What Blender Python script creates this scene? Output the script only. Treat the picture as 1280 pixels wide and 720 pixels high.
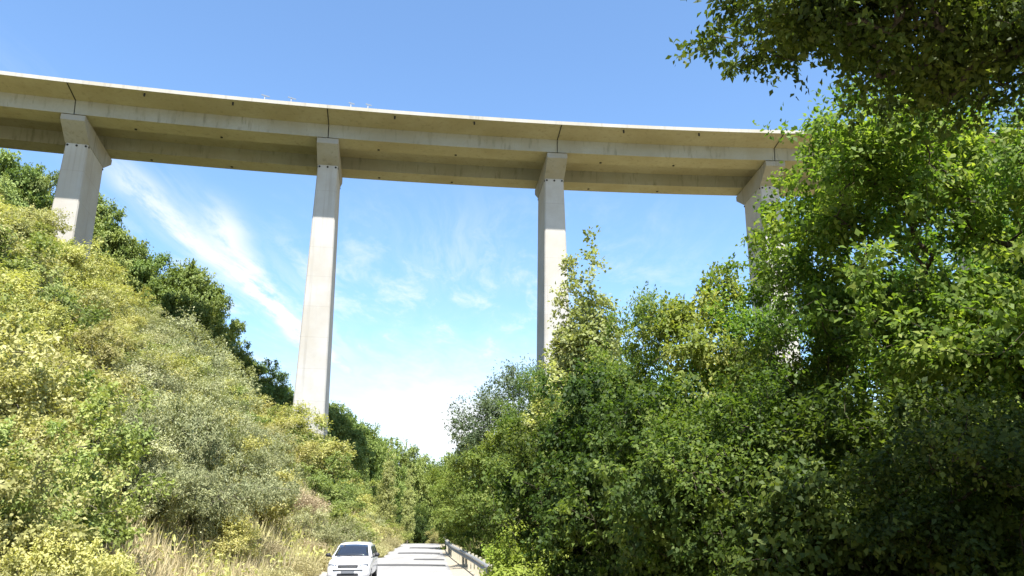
import bpy, bmesh, math, random
import numpy as np
from mathutils import Vector, Matrix

R = math.radians
scene = bpy.context.scene
COL = scene.collection
for o in list(bpy.data.objects):
    bpy.data.objects.remove(o)

# ------------------------------------------------------------------ camera
CAM_Z, PITCH, F = 2.5, R(17.0), 950.0
cam_data = bpy.data.cameras.new('camera')
cam_data.sensor_width = 36.0
cam_data.lens = 36.0 * F / 1280.0
cam_data.clip_start, cam_data.clip_end = 0.1, 6000.0
cam = bpy.data.objects.new('camera', cam_data)
cam.location = (0, 0, CAM_Z)
cam.rotation_euler = (math.pi / 2 + PITCH, 0, 0)
COL.objects.link(cam)
scene.camera = cam

# ------------------------------------------------------------------ sun, sky, exposure
SUN_EL, SUN_AZ = R(62.0), R(10.5)            # azimuth: to the right of straight behind the camera
S = Vector((math.sin(SUN_AZ) * math.cos(SUN_EL), -math.cos(SUN_AZ) * math.cos(SUN_EL), math.sin(SUN_EL)))
ld = bpy.data.lights.new('sun', 'SUN')
ld.energy, ld.angle, ld.color = 5.0, R(0.53), (1.0, 0.965, 0.91)
sun = bpy.data.objects.new('sun', ld)
sun.rotation_euler = (-S).to_track_quat('-Z', 'Y').to_euler()
sun.location = (20, -60, 120)
COL.objects.link(sun)

scene.view_settings.view_transform = 'Standard'
scene.view_settings.look = 'None'
scene.view_settings.gamma = 1.0
scene.view_settings.use_curve_mapping = False
scene.view_settings.exposure = 1.38

world = bpy.data.worlds.new('World')
scene.world = world
world.use_nodes = True


class NT:
    """small helper round a node tree"""
    def __init__(self, nt):
        self.nt = nt
        nt.nodes.clear()

    def n(self, t, **kw):
        nd = self.nt.nodes.new(t)
        for k, v in kw.items():
            setattr(nd, k, v)
        return nd

    def link(self, a, b):
        self.nt.links.new(a, b)

    def val(self, sock, v):
        if isinstance(v, bpy.types.NodeSocket):
            self.link(v, sock)
        elif v is not None:
            sock.default_value = v

    def math(self, op, a, b=None, c=None, clamp=False):
        nd = self.n('ShaderNodeMath', operation=op, use_clamp=clamp)
        self.val(nd.inputs[0], a)
        self.val(nd.inputs[1], b)
        self.val(nd.inputs[2], c)
        return nd.outputs[0]

    def mrange(self, v, a, b, c=0.0, d=1.0, smooth=True):
        nd = self.n('ShaderNodeMapRange', interpolation_type='SMOOTHSTEP' if smooth else 'LINEAR')
        self.val(nd.inputs[0], v)
        for i, x in zip((1, 2, 3, 4), (a, b, c, d)):
            nd.inputs[i].default_value = x
        return nd.outputs[0]

    def mix(self, f, a, b, mode='MIX'):
        nd = self.n('ShaderNodeMix', data_type='RGBA', blend_type=mode)
        self.val(nd.inputs[0], f)
        self.val(nd.inputs[6], a)
        self.val(nd.inputs[7], b)
        return nd.outputs[2]

    def noise(self, vec, scale, detail=4.0, rough=0.55, dist=0.0):
        nd = self.n('ShaderNodeTexNoise')
        if vec is not None:
            self.link(vec, nd.inputs['Vector'])
        nd.inputs['Scale'].default_value = scale
        nd.inputs['Detail'].default_value = detail
        nd.inputs['Roughness'].default_value = rough
        nd.inputs['Distortion'].default_value = dist
        return nd.outputs['Fac']

    def combine(self, x, y, z):
        nd = self.n('ShaderNodeCombineXYZ')
        for i, v in enumerate((x, y, z)):
            self.val(nd.inputs[i], v)
        return nd.outputs[0]

    def ramp(self, f, stops):
        nd = self.n('ShaderNodeValToRGB')
        cr = nd.color_ramp
        while len(cr.elements) < len(stops):
            cr.elements.new(0.5)
        for e, (p, c) in zip(cr.elements, stops):
            e.position = p
            e.color = (*c, 1)
        self.val(nd.inputs[0], f)
        return nd.outputs[0]


w = NT(world.node_tree)
out = w.n('ShaderNodeOutputWorld')
bg = w.n('ShaderNodeBackground')
bg.inputs['Strength'].default_value = 0.10
w.link(bg.outputs[0], out.inputs[0])
sky = w.n('ShaderNodeTexSky', sky_type='NISHITA')
sky.sun_disc = False
sky.sun_elevation = SUN_EL
sky.sun_rotation = math.atan2(S.x, S.y)
sky.altitude = 600
sky.air_density = 1.0
sky.dust_density = 0.6
sky.ozone_density = 1.6
tc = w.n('ShaderNodeTexCoord')
sep = w.n('ShaderNodeSeparateXYZ')
w.link(tc.outputs['Generated'], sep.inputs[0])
zc = w.math('MAXIMUM', sep.outputs[2], 0.03)
px = w.math('DIVIDE', sep.outputs[0], zc)       # cloud layer: a plane far overhead
py = w.math('DIVIDE', sep.outputs[1], zc)
pv = w.combine(px, py, 0.0)
warp = w.noise(pv, 0.9, 3, 0.5)
wx = w.math('ADD', px, w.math('MULTIPLY', w.math('SUBTRACT', warp, 0.5), 0.22))
streakv = w.combine(w.math('MULTIPLY', w.math('ADD', wx, w.math('MULTIPLY', py, 0.06)), 4.6), w.math('MULTIPLY', py, 0.55), 0.0)
st = w.noise(streakv, 1.25, 9, 0.66, 0.15)
fine = w.noise(w.combine(w.math('MULTIPLY', wx, 3.0), w.math('MULTIPLY', py, 1.1), 3.3), 1.9, 7, 0.66, 0.3)


def blob(cx, cy, sx, sy):
    a = w.math('POWER', w.math('DIVIDE', w.math('SUBTRACT', px, cx), sx), 2.0)
    b = w.math('POWER', w.math('DIVIDE', w.math('SUBTRACT', py, cy), sy), 2.0)
    return w.math('EXPONENT', w.math('MULTIPLY', w.math('ADD', a, b), -1.0))


band = w.math('ADD', blob(-1.14, 3.5, 0.20, 1.8), w.math('MULTIPLY', blob(-0.2, 2.85, 0.36, 0.75), 0.6))
band = w.math('ADD', band, w.math('MULTIPLY', blob(-0.9, 4.2, 0.35, 1.0), 0.45))
wisps = w.math('MULTIPLY', w.mrange(st, 0.38, 0.64), w.mrange(band, 0.1, 0.9), clamp=True)
faint = w.math('MULTIPLY', w.mrange(fine, 0.42, 0.78), w.mrange(py, 1.9, 3.4, 0.0, 0.62))
faint = w.math('MULTIPLY', faint, w.mrange(px, 0.9, 0.0, 0.35, 1.0))
bank = w.math('MULTIPLY', w.mrange(w.math('ADD', py, w.math('MULTIPLY', fine, 4.0)), 4.6, 9.8), blob(-0.5, 9.0, 1.5, 7.5))
low = w.mrange(sep.outputs[2], 0.21, 0.02, 0.0, 0.85)


def trail(x0, slope, y0, width, ya, yb):
    """a thin broken streak across the cloud layer, fading in at ya and out at yb"""
    d_ = w.math('SUBTRACT', w.math('SUBTRACT', wx, x0), w.math('MULTIPLY', w.math('SUBTRACT', py, y0), slope))
    gsn = w.math('EXPONENT', w.math('MULTIPLY', w.math('POWER', w.math('DIVIDE', d_, width), 2.0), -1.0))
    ends = w.math('MULTIPLY', w.mrange(py, ya, ya + 0.5), w.mrange(py, yb, yb + 1.6, 1.0, 0.0))
    return w.math('MULTIPLY', gsn, ends)


brk = w.noise(w.combine(w.math('MULTIPLY', wx, 7.0), w.math('MULTIPLY', py, 1.7), 1.7), 1.0, 8, 0.68, 0.2)
tr_ = w.math('ADD', trail(-1.17, 0.0, 2.1, 0.065, 1.8, 4.6), w.math('MULTIPLY', trail(-1.0, -0.12, 2.4, 0.07, 2.1, 4.4), 0.9))
tr_ = w.math('MULTIPLY', tr_, w.mrange(brk, 0.3, 0.62), clamp=True)
wisps = w.math('MAXIMUM', w.math('MULTIPLY', wisps, 0.45), tr_)
cl = w.math('MAXIMUM', w.math('MULTIPLY', wisps, 0.9), w.math('MAXIMUM', faint, w.math('MAXIMUM', bank, low)), clamp=True)
skycol = w.mix(1.0, sky.outputs[0], (1.0, 1.165, 1.25, 1), 'MULTIPLY')
w.link(w.mix(cl, skycol, (4.5, 4.6, 4.7, 1)), bg.inputs['Color'])


# ------------------------------------------------------------------ materials
def new_mat(name):
    m = bpy.data.materials.new(name)
    m.use_nodes = True
    t = NT(m.node_tree)
    o = t.n('ShaderNodeOutputMaterial')
    return m, t, o


def principled(t, o, base, rough=0.8, metal=0.0, spec=0.3, bump=None, bump_d=0.02, bump_s=0.4, coat=0.0):
    p = t.n('ShaderNodeBsdfPrincipled')
    t.val(p.inputs['Base Color'], base)
    t.val(p.inputs['Roughness'], rough)
    p.inputs['Metallic'].default_value = metal
    p.inputs['Specular IOR Level'].default_value = spec
    p.inputs['Coat Weight'].default_value = coat
    if bump is not None:
        b = t.n('ShaderNodeBump')
        b.inputs['Distance'].default_value = bump_d
        b.inputs['Strength'].default_value = bump_s
        t.link(bump, b.inputs['Height'])
        t.link(b.outputs[0], p.inputs['Normal'])
    if o is not None:
        t.link(p.outputs[0], o.inputs[0])
    return p


def simple(name, col, rough=0.6, metal=0.0, spec=0.4, coat=0.0, var=0.12, scale=6.0):
    m, t, o = new_mat(name)
    g = t.n('ShaderNodeTexCoord').outputs['Object']
    n = t.noise(g, scale, 5)
    c = t.mix(n, tuple(x * (1 - var) for x in col) + (1,), tuple(min(1, x * (1 + var)) for x in col) + (1,))
    principled(t, o, c, rough, metal, spec, coat=coat)
    return m


def leaf_mat(name, dark, mid, light, trans=0.32, rough=0.58, objvar=0.16, tcol=None):
    m, t, o = new_mat(name)
    at = t.n('ShaderNodeAttribute', attribute_name='tint')
    col = t.ramp(at.outputs['Fac'], [(0.0, dark), (0.5, mid), (1.0, light)])
    oi = t.n('ShaderNodeObjectInfo')
    hs = t.n('ShaderNodeHueSaturation')
    t.link(t.mrange(oi.outputs['Random'], 0, 1, 0.5 - 0.013, 0.5 + 0.013, False), hs.inputs['Hue'])
    t.link(t.mrange(t.math('FRACT', t.math('MULTIPLY', oi.outputs['Random'], 7.31)), 0, 1, 1 - objvar, 1 + objvar, False), hs.inputs['Value'])
    hs.inputs['Saturation'].default_value = 1.0
    t.link(col, hs.inputs['Color'])
    p = principled(t, None, hs.outputs[0], rough, 0.0, 0.22)
    tr = t.n('ShaderNodeBsdfTranslucent')
    t.link(t.mix(1.0, hs.outputs[0], tcol or (1.35, 1.4, 0.7, 1), 'MULTIPLY'), tr.inputs['Color'])
    mx = t.n('ShaderNodeMixShader')
    mx.inputs[0].default_value = trans
    t.link(p.outputs[0], mx.inputs[1])
    t.link(tr.outputs[0], mx.inputs[2])
    t.link(mx.outputs[0], o.inputs[0])
    return m


def bark_mat(name, a, b):
    m, t, o = new_mat(name)
    g = t.n('ShaderNodeTexCoord').outputs['Object']
    mp = t.n('ShaderNodeMapping')
    mp.inputs['Scale'].default_value = (9, 9, 1.6)
    t.link(g, mp.inputs[0])
    n = t.noise(mp.outputs[0], 2.2, 7, 0.65)
    principled(t, o, t.ramp(n, [(0.3, a), (0.7, b)]), 0.9, 0, 0.15, n, 0.03, 0.8)
    return m


L_YELLOW = leaf_mat('leaf yellow green', (0.28, 0.285, 0.085), (0.41, 0.40, 0.135), (0.52, 0.485, 0.20), 0.34)
L_OLIVE = leaf_mat('leaf olive', (0.26, 0.255, 0.09), (0.375, 0.355, 0.14), (0.45, 0.43, 0.185), 0.3)
L_GREEN = leaf_mat('leaf mid green', (0.14, 0.185, 0.045), (0.25, 0.295, 0.085), (0.38, 0.39, 0.14), 0.32)
L_GREY = leaf_mat('leaf grey green', (0.18, 0.195, 0.09), (0.30, 0.305, 0.15), (0.43, 0.42, 0.23), 0.25)
L_RIDGE = leaf_mat('leaf ridge oak', (0.12, 0.17, 0.042), (0.20, 0.255, 0.066), (0.31, 0.35, 0.11), 0.3)
L_OAK = leaf_mat('leaf dark oak', (0.055, 0.10, 0.017), (0.105, 0.172, 0.028), (0.22, 0.27, 0.055), 0.46, tcol=(1.7, 1.8, 0.7, 1))
L_HAZEL = leaf_mat('leaf hazel', (0.025, 0.045, 0.009), (0.055, 0.092, 0.017), (0.14, 0.18, 0.037), 0.40, tcol=(1.6, 1.7, 0.7, 1))
L_NEAR = leaf_mat('leaf near oak', (0.035, 0.06, 0.012), (0.07, 0.11, 0.02), (0.16, 0.20, 0.042), 0.42, tcol=(1.6, 1.65, 0.7, 1))
L_MID = leaf_mat('leaf roadside tree', (0.06, 0.10, 0.02), (0.115, 0.17, 0.035), (0.23, 0.26, 0.068), 0.42, tcol=(1.6, 1.7, 0.7, 1))
L_LINDEN = leaf_mat('leaf yellowing linden', (0.10, 0.14, 0.027), (0.18, 0.23, 0.05), (0.31, 0.33, 0.09), 0.42, tcol=(1.6, 1.6, 0.7, 1))
L_POPLAR = leaf_mat('leaf poplar', (0.22, 0.25, 0.085), (0.34, 0.36, 0.14), (0.46, 0.45, 0.22), 0.38)
L_BLUE = leaf_mat('leaf ash blue green', (0.06, 0.09, 0.042), (0.10, 0.135, 0.062), (0.17, 0.19, 0.09), 0.32)
L_BRIGHT = leaf_mat('leaf lime shrub', (0.17, 0.25, 0.035), (0.27, 0.36, 0.06), (0.38, 0.45, 0.11), 0.4)
L_DRY = leaf_mat('dry twigs and seed heads', (0.28, 0.22, 0.12), (0.41, 0.34, 0.19), (0.52, 0.45, 0.28), 0.2, 0.7, tcol=(1.1, 1.05, 0.9, 1))
L_STRAW = leaf_mat('straw grass', (0.28, 0.26, 0.11), (0.40, 0.36, 0.17), (0.52, 0.47, 0.26), 0.25, 0.7, tcol=(1.1, 1.1, 0.8, 1))
B_OAK = bark_mat('oak bark', (0.035, 0.028, 0.02), (0.11, 0.09, 0.065))
B_PALE = bark_mat('pale bark', (0.10, 0.085, 0.06), (0.24, 0.215, 0.17))


def concrete(name, base, ochre, amount, stain=0.5, lifts=False):
    """board-marked bridge concrete with rain streaks; ochre lichen/rust tone mixed in by noise"""
    m, t, o = new_mat(name)
    g = t.n('ShaderNodeTexCoord').outputs['Object']
    big = t.noise(g, 0.16, 6, 0.6)
    small = t.noise(g, 2.4, 6, 0.65)
    mp = t.n('ShaderNodeMapping')
    mp.inputs['Scale'].default_value = (1.5, 1.5, 0.045)
    t.link(g, mp.inputs[0])
    streak = t.noise(mp.outputs[0], 1.0, 6, 0.6)
    c = t.mix(t.math('MULTIPLY', t.mrange(big, 0.3, 0.7), amount), (*base, 1), (*ochre, 1))
    c = t.mix(t.math('MULTIPLY', t.mrange(streak, 0.52, 0.72), stain), c, tuple(x * 0.62 for x in ochre) + (1,))
    c = t.mix(t.mrange(small, 0.25, 0.75, 0.0, 0.35), c, tuple(x * 0.75 for x in base) + (1,))
    if lifts:                                    # pour lifts: a thin joint every few metres, each lift a slightly different tone
        z = t.n('ShaderNodeSeparateXYZ'); t.link(g, z.inputs[0])
        q = t.math('DIVIDE', z.outputs[2], 4.7)
        fl = t.math('FLOOR', q)
        wn = t.n('ShaderNodeTexWhiteNoise', noise_dimensions='1D'); t.link(fl, wn.inputs['W'])
        c = t.mix(t.mrange(wn.outputs['Value'], 0, 1, 0.0, 0.22, False), c, (*ochre, 1))
        ln = t.math('LESS_THAN', t.math('FRACT', q), 0.02)
        c = t.mix(t.math('MULTIPLY', ln, 0.25), c, tuple(x * 0.6 for x in ochre) + (1,))
    principled(t, o, c, 0.9, 0, 0.2, small, 0.02, 0.35)
    return m


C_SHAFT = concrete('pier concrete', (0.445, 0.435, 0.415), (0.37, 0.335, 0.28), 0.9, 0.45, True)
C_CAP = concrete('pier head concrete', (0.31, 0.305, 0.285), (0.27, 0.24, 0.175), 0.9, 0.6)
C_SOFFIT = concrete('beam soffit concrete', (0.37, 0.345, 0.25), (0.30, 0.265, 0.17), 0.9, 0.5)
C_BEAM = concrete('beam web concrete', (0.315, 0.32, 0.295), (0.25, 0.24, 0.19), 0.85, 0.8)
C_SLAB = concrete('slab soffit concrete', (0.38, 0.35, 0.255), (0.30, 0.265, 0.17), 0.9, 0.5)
C_EDGE = concrete('parapet concrete', (0.42, 0.40, 0.36), (0.34, 0.31, 0.24), 0.8, 0.45)
M_DARK = simple('dark hole', (0.02, 0.018, 0.016), 0.9)
M_STEEL = simple('galvanised steel', (0.26, 0.265, 0.27), 0.55, 0.35, 0.5, scale=3)
M_POST = simple('weathered post', (0.40, 0.37, 0.29), 0.85, scale=9)
M_PAINT = simple('white car paint', (0.74, 0.74, 0.75), 0.28, 0, 0.5, 0.6, 0.02)
M_BLACK = simple('black plastic', (0.022, 0.022, 0.025), 0.55)
M_GLASS = simple('car glass', (0.018, 0.022, 0.03), 0.06, 0, 0.7, 0.3)
M_TYRE = simple('tyre rubber', (0.02, 0.02, 0.02), 0.9)
M_RIM = simple('alloy', (0.45, 0.45, 0.46), 0.35, 0.8)
M_LAMP = simple('headlamp lens', (0.17, 0.18, 0.20), 0.08, 0.3, 0.6)
M_CHROME = simple('grille bright trim', (0.35, 0.35, 0.36), 0.25, 0.9)
M_SIGN = simple('pale sign sheet', (0.12, 0.15, 0.19), 0.45, 0.2, 0.5)


# ------------------------------------------------------------------ helpers
def tag(o, label=None, cat=None, group=None, kind=None):
    if label: o['label'] = label
    if cat: o['category'] = cat
    if group: o['group'] = group
    if kind: o['kind'] = kind
    return o


def link_obj(name, mesh, parent=None, mat=None):
    o = bpy.data.objects.new(name, mesh)
    COL.objects.link(o)
    if mat is not None and not mesh.materials:
        mesh.materials.append(mat)
    if parent is not None:
        o.parent = parent
    return o


def empty(name, loc=(0, 0, 0), rz=0.0):
    o = bpy.data.objects.new(name, None)
    o.empty_display_size = 0.3
    o.location = loc
    o.rotation_euler = (0, 0, rz)
    COL.objects.link(o)
    return o


def copy_tree(o, parent=None):
    c = o.copy()
    COL.objects.link(c)
    c.parent = parent
    for ch in list(o.children):
        copy_tree(ch, c)
    return c


def bm_mesh(name, bm, smooth=False):
    bmesh.ops.recalc_face_normals(bm, faces=bm.faces)
    me = bpy.data.meshes.new(name)
    bm.to_mesh(me)
    bm.free()
    if smooth:
        for p in me.polygons: p.use_smooth = True
    return me


def bm_box(bm, c, s, rz=0.0, bevel=0.0):
    r = bmesh.ops.create_cube(bm, size=1.0)
    vs = r['verts']
    bmesh.ops.scale(bm, vec=s, verts=vs)
    if bevel > 0:
        es = list({e for v in vs for e in v.link_edges})
        rr = bmesh.ops.bevel(bm, geom=es, offset=bevel, segments=2, affect='EDGES')
        vs = list({v for f in rr['faces'] for v in f.verts} | {v for v in vs if v.is_valid})
    bmesh.ops.rotate(bm, cent=(0, 0, 0), matrix=Matrix.Rotation(rz, 3, 'Z'), verts=vs)
    bmesh.ops.translate(bm, vec=c, verts=vs)
    return vs


def sm(x, a, b):
    t = np.clip((x - a) / (b - a), 0, 1)
    return t * t * (3 - 2 * t)


def project(p):
    """where a world point lies in the photograph's pixels (planning only)"""
    X, Y, Z = p[0], p[1], p[2] - CAM_Z
    d = Y * math.cos(PITCH) + Z * math.sin(PITCH)
    if d < 0.1: return None
    return 640 + F * X / d, 360 - F * (-Y * math.sin(PITCH) + Z * math.cos(PITCH)) / d


# ------------------------------------------------------------------ terrain and road
def road_right(Y): return 1.2 - 0.1047 * np.asarray(Y, float)
def road_width(Y): return 6.6 - 2.0 * sm(np.asarray(Y, float), 30, 62)
def road_left(Y): return road_right(Y) - road_width(Y)


def height(X, Y):
    X = np.asarray(X, float); Y = np.asarray(Y, float)
    base = -np.minimum(0.0016 * np.maximum(0, Y - 84) ** 2, 5.0)
    und = 0.5 * np.sin(X * 0.31 + Y * 0.17) + 0.6 * np.sin(Y * 0.23 - X * 0.12 + 1.3) + 0.35 * np.sin(X * 0.7 - Y * 0.45)
    s = np.maximum(0, road_left(Y) - 1.3 - X)
    hill = 0.735 * (np.sqrt(s * s + 1.0) - 1.0) + und * sm(s, 1.5, 14)
    hill = -4.0 * np.log(np.exp(-hill / 4.0) + math.exp(-54 / 4.0))
    r = np.maximum(0, X - road_right(Y) - 2.0)
    right = -1.3 * sm(r, 0, 7) + 0.35 * und * sm(r, 3, 12) + 14.0 * sm(r, 60, 220)
    return base + hill + right


def H(x, y): return float(height(x, y))


xs = np.concatenate([np.arange(-900, -120, 30), np.arange(-120, -40, 2.5), np.arange(-40, 20, 0.6), np.arange(20, 90, 3), np.arange(90, 901, 30)])
ys = np.concatenate([np.arange(-200, -20, 20), np.arange(-20, 90, 1.0), np.arange(90, 200, 4), np.arange(200, 1500, 50)])
GX, GY = np.meshgrid(xs, ys)
GZ = height(GX, GY)
nx, ny = len(xs), len(ys)
me = bpy.data.meshes.new('ground')
idx = np.arange(nx * ny).reshape(ny, nx)
quads = np.stack([idx[:-1, :-1], idx[:-1, 1:], idx[1:, 1:], idx[1:, :-1]], -1).reshape(-1, 4)
me.from_pydata(np.stack([GX, GY, GZ], -1).reshape(-1, 3).tolist(), [], quads.tolist())
for p in me.polygons: p.use_smooth = True
m, t, o = new_mat('dry hillside soil and grass')
g = t.n('ShaderNodeTexCoord').outputs['Object']
n1 = t.noise(g, 0.22, 6, 0.6)
n2 = t.noise(g, 3.5, 7, 0.7)
n3 = t.noise(g, 22, 4, 0.7)
c = t.ramp(n1, [(0.3, (0.20, 0.18, 0.075)), (0.5, (0.30, 0.25, 0.13)), (0.7, (0.33, 0.24, 0.15))])
c = t.mix(t.mrange(n2, 0.35, 0.7, 0, 0.7), c, (0.15, 0.15, 0.05, 1))
c = t.mix(t.mrange(n3, 0.4, 0.75, 0, 0.5), c, (0.40, 0.34, 0.2, 1))
principled(t, o, c, 0.95, 0, 0.1, n3, 0.06, 0.8)
tag(link_obj('ground', me, mat=m), kind='structure')


def strip(name, yy, left, right, dz, mat, cols=6):
    me = bpy.data.meshes.new(name)
    v, f = [], []
    for y in yy:
        a, b = float(left(y)), float(right(y))
        for k in range(cols + 1):
            x = a + (b - a) * k / cols
            v.append((x, y, float(-min(0.0016 * max(0, y - 84) ** 2, 5.0)) + dz + 0.03 * (1 - (2 * k / cols - 1) ** 2)))
    n = cols + 1
    for i in range(len(yy) - 1):
        for k in range(cols):
            f.append((i * n + k, i * n + k + 1, (i + 1) * n + k + 1, (i + 1) * n + k))
    me.from_pydata(v, [], f)
    return link_obj(name, me, mat=mat)


m, t, o = new_mat('sun bleached asphalt')
g = t.n('ShaderNodeTexCoord').outputs['Object']
n1 = t.noise(g, 0.5, 6, 0.6)
n2 = t.noise(g, 45, 4, 0.8)
mp = t.n('ShaderNodeMapping'); mp.inputs['Scale'].default_value = (1.6, 0.08, 1); t.link(g, mp.inputs[0])
n3 = t.noise(mp.outputs[0], 1.0, 4, 0.6)
c = t.ramp(n1, [(0.3, (0.25, 0.243, 0.232)), (0.7, (0.33, 0.32, 0.305))])
c = t.mix(t.mrange(n3, 0.5, 0.75, 0, 0.35), c, (0.19, 0.185, 0.18, 1))
c = t.mix(t.mrange(n2, 0.3, 0.8, 0, 0.3), c, (0.16, 0.155, 0.15, 1))
vo = t.n('ShaderNodeTexVoronoi', feature='DISTANCE_TO_EDGE'); vo.inputs['Scale'].default_value = 0.55
wv_ = t.n('ShaderNodeVectorMath', operation='ADD'); t.link(g, wv_.inputs[0])
t.link(t.combine(t.math('MULTIPLY', t.noise(g, 1.4, 5, 0.7), 0.9), t.math('MULTIPLY', t.noise(g, 1.1, 5, 0.7), 0.9), 0.0), wv_.inputs[1])
t.link(wv_.outputs[0], vo.inputs['Vector'])
crk = t.math('MULTIPLY', t.mrange(vo.outputs['Distance'], 0.012, 0.0), t.mrange(n1, 0.45, 0.6), clamp=True)
c = t.mix(t.math('MULTIPLY', crk, 0.8), c, (0.05, 0.048, 0.045, 1))
principled(t, o, c, 0.92, 0, 0.2, n2, 0.01, 0.6)
yy = list(np.arange(-60, 130, 2.0))
tag(strip('road', yy, lambda y: road_left(y), lambda y: road_right(y), 0.03, m), kind='structure')
M_VERGE = simple('gravel verge', (0.34, 0.29, 0.21), 0.95, var=0.4, scale=14)
tag(strip('verge', yy, lambda y: road_right(y) + 0.0, lambda y: road_right(y) + 1.6, 0.018, M_VERGE, 3), kind='structure')
tag(strip('verge', yy, lambda y: road_left(y) - 1.3, lambda y: road_left(y), 0.018, M_VERGE, 3), kind='structure')
M_ROAD_SHADE = simple('painted tree shade', (0.06, 0.058, 0.056), 0.85, var=0.25, scale=3)  # tree shade across the road, painted as flat dark strips
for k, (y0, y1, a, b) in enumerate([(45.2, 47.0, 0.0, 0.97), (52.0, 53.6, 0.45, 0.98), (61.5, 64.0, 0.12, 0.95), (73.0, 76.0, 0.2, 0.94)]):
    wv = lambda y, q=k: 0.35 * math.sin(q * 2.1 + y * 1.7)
    tag(strip('shade_band', list(np.linspace(y0, y1, 6)),
              lambda y, a=a: road_left(y) + road_width(y) * a, lambda y, b=b: road_left(y) + road_width(y) * b, 0.037, M_ROAD_SHADE, 6), kind='structure')

# ------------------------------------------------------------------ viaduct
CX, CY, RAD = 73.0, -490.0, 600.0          # centre of the curve, radius of the near deck edge
ZC = CAM_Z                                  # heights below are above the camera's eye


def arc(r, phi, z):
    return (CX - r * math.sin(phi), CY + r * math.cos(phi), z + ZC)


PIER_PHI = [R(13.1 + 3.43 * k) for k in (2, 1, 0, -1, -2, -3, -4, -5)]
viaduct = empty('viaduct', arc(611.7, R(8), 0))
viaduct.location.z = 0
tag(viaduct, 'tall curved concrete road viaduct crossing the valley on slender tapering piers', 'viaduct')
VI = Matrix.Translation(viaduct.location).inverted()


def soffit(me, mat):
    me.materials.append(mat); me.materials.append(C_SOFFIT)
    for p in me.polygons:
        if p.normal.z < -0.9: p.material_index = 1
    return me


def vpart(name, me, mat, parent=None):
    if parent is None:
        me.transform(VI)
        return link_obj(name, me, viaduct, mat)
    me.transform(VI)
    return link_obj(name, me, parent, mat)


def sweep(name, prof, p0, p1, n=10, caps=True):
    bm = bmesh.new()
    rings = []
    for i in range(n + 1):
        ph = p0 + (p1 - p0) * i / n
        rings.append([bm.verts.new(arc(RAD + r, ph, z)) for r, z in prof])
    k = len(prof)
    for i in range(n):
        for j in range(k):
            bm.faces.new((rings[i][j], rings[i][(j + 1) % k], rings[i + 1][(j + 1) % k], rings[i + 1][j]))
    if caps:
        bm.faces.new(rings[0]); bm.faces.new(rings[-1][::-1])
    return bm_mesh(name, bm)


SLAB = [(0.0, 59.28), (0.0, 59.55), (23.4, 59.55), (23.4, 59.28), (19.3, 58.86), (4.1, 58.86)]
EDGE_N = [(-0.12, 59.27), (-0.12, 59.84), (0.28, 59.84), (0.28, 59.552), (-0.003, 59.552), (-0.003, 59.27)]
EDGE_F = [(23.52, 59.22), (23.52, 60.0), (23.12, 60.0), (23.12, 59.552), (23.403, 59.552), (23.403, 59.22)]
BEAM1 = [(4.15, 58.855), (4.5, 56.8), (8.0, 56.8), (8.35, 58.855)]
BEAM2 = [(15.05, 58.855), (15.4, 56.8), (18.9, 56.8), (19.25, 58.855)]
GAP = 0.000012
for a, b in zip(PIER_PHI[:-1], PIER_PHI[1:]):
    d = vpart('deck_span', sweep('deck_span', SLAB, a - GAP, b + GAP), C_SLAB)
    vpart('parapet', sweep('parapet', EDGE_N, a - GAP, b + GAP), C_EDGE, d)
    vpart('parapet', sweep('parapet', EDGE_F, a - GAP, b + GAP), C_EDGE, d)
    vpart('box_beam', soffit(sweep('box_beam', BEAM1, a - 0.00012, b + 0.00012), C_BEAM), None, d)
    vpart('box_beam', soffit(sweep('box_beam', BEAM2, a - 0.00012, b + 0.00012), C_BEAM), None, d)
    vpart('expansion_joint', sweep('expansion_joint', [(0.0, 59.276), (4.1, 58.856), (4.1, 58.80), (0.0, 59.20)], b - 0.00010, b + 0.00010, 1), M_DARK, d)
    # drain spouts under the cantilever and weep holes in the beam soffits
    for f in (0.28, 0.62):
        ph = a + (b - a) * f
        bm = bmesh.new()
        r = bmesh.ops.create_cone(bm, cap_ends=True, segments=10, radius1=0.13, radius2=0.13, depth=0.5)
        bmesh.ops.translate(bm, vec=arc(RAD + 0.62, ph, 59.02), verts=r['verts'])
        vpart('drain_spout', bm_mesh('drain_spout', bm), M_DARK, d)
        for rr_ in (7.4, 17.9):
            bm = bmesh.new()
            r = bmesh.ops.create_cone(bm, cap_ends=True, segments=12, radius1=0.2, radius2=0.2, depth=0.12)
            bmesh.ops.translate(bm, vec=arc(RAD + rr_, ph + 0.004, 56.77), verts=r['verts'])
            vpart('weep_hole', bm_mesh('weep_hole', bm), M_DARK, d)

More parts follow.
